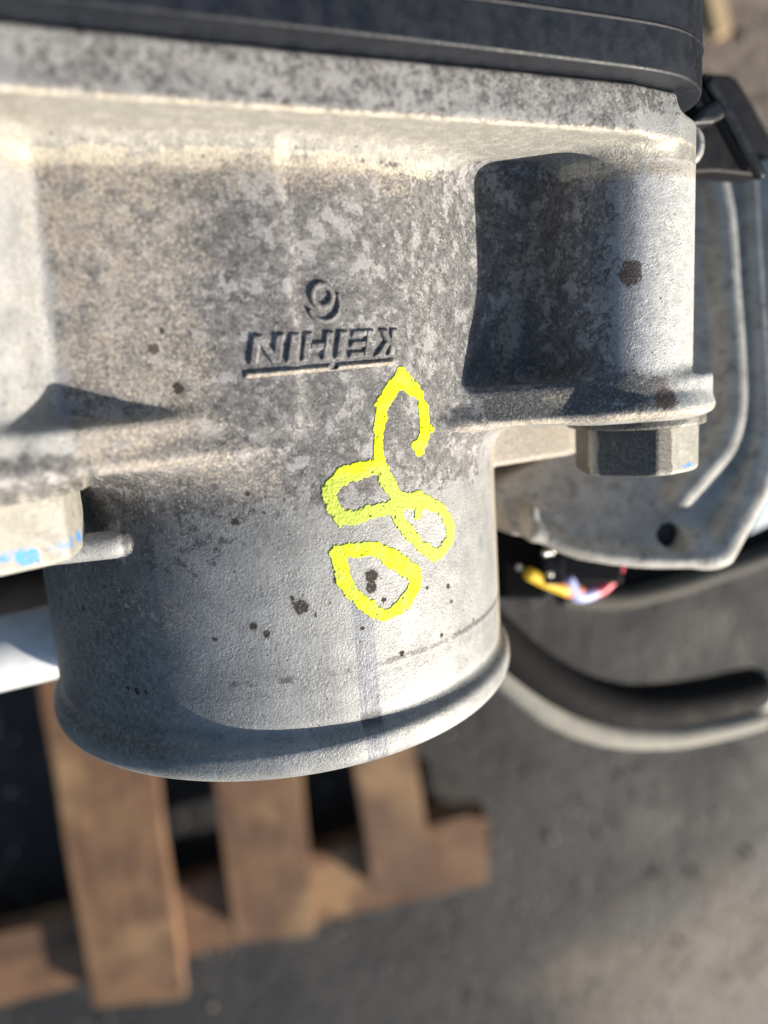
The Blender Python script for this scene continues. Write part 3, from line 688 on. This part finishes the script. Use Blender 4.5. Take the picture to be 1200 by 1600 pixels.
V, Fq = tube([at(a, b, 64) for a, b in ((800, 905), (960, 902), (1060, 894), (1140, 868), (1230, 826))], 3.0, 16, 8); part('sleeve', V, Fq, M_RUBBER, up)
V, Fq = prism([at(*p, 70) for p in ((1140, 880), (1176, 820), (1212, 740), (1290, 700), (1290, 880))], (0, 1, 0), 3)
tag(part('painted_panel', V, Fq, M_PANEL, smooth=False, bevel=.5), 'pale blue painted panel glimpsed beyond the edge of the ribbed housing', 'panel')
V, Fq = tube([at(a, b, 52) for a, b in ((-150, 1052), (-40, 1030), (60, 1008), (140, 990))], 6.2, 24, 6)
tag(part('metal_pipe', V, Fq, M_STEEL), 'bright silver pipe passing behind the bore at the left edge', 'pipe')
V, Fq = tube([at(a, b, 78) for a, b in ((-180, 955), (0, 928), (160, 905))], 9, 20, 6)
tag(part('dark_hose', V, Fq, M_RUBBER), 'thick black hose in shadow above the silver pipe', 'hose')

# ------------------------------------------------------------------ ground and pallet
GD = 735.                                         # camera to the pallet boards, along the view
PAL0 = CAM+ray(300, 1350)*GD
hP = PAL0 @ GUP
def on_level(px, py, h):                          # point at height h (mm) above the ground
    d = ray(px, py); t = (hP-DECK+h-CAM@GUP)/(d@GUP); return CAM+d*t
DECK = 96.
def wpt(p): return np.asarray(W @ Vector([float(c)*.001 for c in p]))
g0 = wpt(on_level(600, 800, 0))
n = 140; a = np.linspace(-1, 1, n); a = np.sign(a)*np.abs(a)**2.2
X, Y = np.meshgrid(a*60, a*60, indexing='ij')
GV = np.stack([X.ravel()+g0[0], Y.ravel()+g0[1], np.full(n*n, g0[2])], 1)
idx = np.arange(n*n).reshape(n, n); GF = np.stack([idx[:-1, :-1], idx[1:, :-1], idx[1:, 1:], idx[:-1, 1:]], -1).reshape(-1, 4)
def dust_at(P):
    d = np.zeros(len(P))
    for px, py, r, w in ((1120, 1540, 300, 1.), (900, 1580, 200, .7), (1180, 60, 460, 1.1), (1400, 1500, 400, .8), (600, 1640, 160, .25), (1700, 600, 700, .4)):
        c = wpt(on_level(px, py, 0)); rr = r*.001*GD/FPX
        d = np.maximum(d, w*np.exp(-(np.hypot(P[:, 0]-c[0], P[:, 1]-c[1])/rr)**2*.7))
    return d
me = bpy.data.meshes.new('ground'); me.from_pydata([tuple(v) for v in (GV-g0)], [], [tuple(f) for f in GF.tolist()]); me.update()
at_ = me.attributes.new('dust', 'FLOAT', 'POINT'); at_.data.foreach_set('value', dust_at(GV).astype(np.float32)); me.materials.append(M_GROUND)
gr = bpy.data.objects.new('ground', me); COL.objects.link(gr); gr.location = g0; tag(gr, 'dark patchy asphalt ground with brown dust', 'ground', kind='structure')

def wthing(name, loc, label, cat):
    o = bpy.data.objects.new(name, None); COL.objects.link(o); o.location = loc; o.empty_display_size = .05; return tag(o, label, cat)
pal_dir_a, pal_dir_b = wpt(on_level(75, 1060, DECK)), wpt(on_level(148, 1590, DECK))
ld = (pal_dir_b-pal_dir_a)[:2]; ld /= np.linalg.norm(ld); rot = math.atan2(ld[1], ld[0])-math.pi/2
pc = wpt(on_level(215, 1585, DECK))
pallet = wthing('wooden_pallet', (pc[0], pc[1], g0[2]), 'worn brown wooden pallet with gaps between its boards lying on the asphalt below', 'pallet')
def plank(name, A, B, wid, th, top):
    """board from A to B (world), width wid, top face at height top"""
    A, B = np.array(A), np.array(B); L = np.linalg.norm((B-A)[:2]); c = (A+B)/2
    bm = bmesh.new(); nx = 14
    for i in range(nx+1):
        y = -L/2+L*i/nx; e = [(random.uniform(-1, 1))*.0016 for _ in range(2)]
        for x, z in ((-wid/2+e[0], -th), (wid/2+e[1], -th), (wid/2+e[1], 0), (-wid/2+e[0], 0)): bm.verts.new((x, y+random.uniform(-1, 1)*.0025*(i in (0, nx)), z+random.uniform(-1, 1)*.0006))
    v = list(bm.verts); bm.verts.ensure_lookup_table()
    for i in range(nx):
        for k in range(4): bm.faces.new((v[i*4+k], v[i*4+(k+1) % 4], v[i*4+4+(k+1) % 4], v[i*4+4+k]))
    bm.faces.new(v[0:4][::-1]); bm.faces.new(v[-4:])
    bmesh.ops.recalc_face_normals(bm, faces=bm.faces)
    bmesh.ops.bevel(bm, geom=[e for e in bm.edges if e.is_manifold and e.calc_face_angle() > 1], offset=.0016, segments=2, affect='EDGES')
    me = bpy.data.meshes.new(name); bm.to_mesh(me); bm.free(); me.materials.append(M_WOOD)
    o = bpy.data.objects.new(name, me); COL.objects.link(o); o.parent = pallet
    d = (B-A)[:2]/L; o.rotation_euler = (0, 0, math.atan2(d[1], d[0])-math.pi/2)
    o.location = (c[0]-pc[0], c[1]-pc[1], top)
    return o
DK = DECK*.001
def ww(pxa, pxb, py, h): return float(np.linalg.norm(wpt(on_level(pxa, py, h))-wpt(on_level(pxb, py, h))))
for (x0, x1, yb, xs, y2) in ((82, 243, 1210, (143, 288), 1572), (335, 474, 1230, (366, 494), 1468), (556, 656, 1230, (590, 672), 1392), (-330, -190, 1200, (-260, -128), 1600)):
    A = wpt(on_level((x0+x1)/2, yb, DECK)); B = wpt(on_level(sum(xs)/2, y2, DECK)); wid = ww(x0, x1, yb, DECK)*.98
    A0 = A-(B-A)*(1.9*.36/ np.linalg.norm(B-A))
    plank('deck_board', A0, B, wid, .020, DK)
for (pa, pb, w) in (((-330, 1600), (746, 1326), .086),):
    plank('cross_board', wpt(on_level(*pa, DECK-20)), wpt(on_level(*pb, DECK-20)), w, .022, DK-.0205)
d1 = wpt(on_level(746, 1326, DECK))-wpt(on_level(-330, 1600, DECK)); d1 /= np.linalg.norm(d1)
for k, (px, py) in enumerate(((700, 1338), (215, 1462), (-260, 1582))):
    c = wpt(on_level(px, py, DECK-42))
    plank('block', c-np.array([*(ld*.043), 0]), c+np.array([*(ld*.043), 0]), .09, DK-.064, DK-.043)
plank('bottom_board', wpt(on_level(-330, 1590, 20)), wpt(on_level(720, 1325, 20)), .086, .019, .0205)

wc = wpt(on_level(1118, 10, 8)); we = wpt(on_level(1128, 54, 8)); wd_ = we-wc
Vb, Fb = [], []
dx = wd_[:2]/np.linalg.norm(wd_[:2]); nx_ = np.array([-dx[1], dx[0]]); pts = []
L, wdt, th = .075, .015, .013
for t in (0, 1):
    for s in (-1, 1):
        for z in (0, th): pts.append((dx[0]*(-L*(1-t))+nx_[0]*s*wdt/2*(1-.15*t), dx[1]*(-L*(1-t))+nx_[1]*s*wdt/2*(1-.15*t), z))
me = bpy.data.meshes.new('wood_offcut'); me.from_pydata(pts, [], [(0, 1, 3, 2), (4, 6, 7, 5), (0, 4, 5, 1), (2, 3, 7, 6), (0, 2, 6, 4), (1, 5, 7, 3)])
gw = G('fresh_pine_offcut'); M_PINE = gw.out((.50, .36, .20), .7); me.materials.append(M_PINE)
ofc = bpy.data.objects.new('wood_offcut', me); COL.objects.link(ofc); ofc.location = (we[0], we[1], g0[2]+.0005)
tag(ofc, 'pale splinter of sawn wood lying on the ground by the cover corner', 'wood')

# loose grit on the asphalt
bm = bmesh.new()
for i in range(2600):
    px, py = random.uniform(-200, 1400), random.uniform(-200, 1800); p = wpt(on_level(px, py, 0)); r = .0012+.0045*random.random()**4
    q = [bm.verts.new((p[0]-g0[0]+r*random.uniform(.6, 1.2)*x, p[1]-g0[1]+r*random.uniform(.6, 1.2)*y, r*.7*z+r*.4)) for x, y, z in ((1, 0, 0), (0, 1, 0), (-1, 0, 0), (0, -1, 0), (0, 0, 1), (0, 0, -1))]
    for k in range(4): bm.faces.new((q[k], q[(k+1) % 4], q[4])); bm.faces.new((q[(k+1) % 4], q[k], q[5]))
me = bpy.data.meshes.new('loose_grit'); bm.to_mesh(me); bm.free()
gg = G('grit_stone'); oi = gg.noise(60., 2, .6, vec=gg.t.nodes.new('ShaderNodeTexCoord').outputs['Object'])
me.materials.append(gg.out(gg.mix(gg.ramp(oi, .35, .65), (.05, .048, .046), (.30, .27, .24)), .85))
gt = bpy.data.objects.new('loose_grit', me); COL.objects.link(gt); gt.location = g0; tag(gt, 'loose grit and small stones scattered on the asphalt', 'grit', kind='stuff')
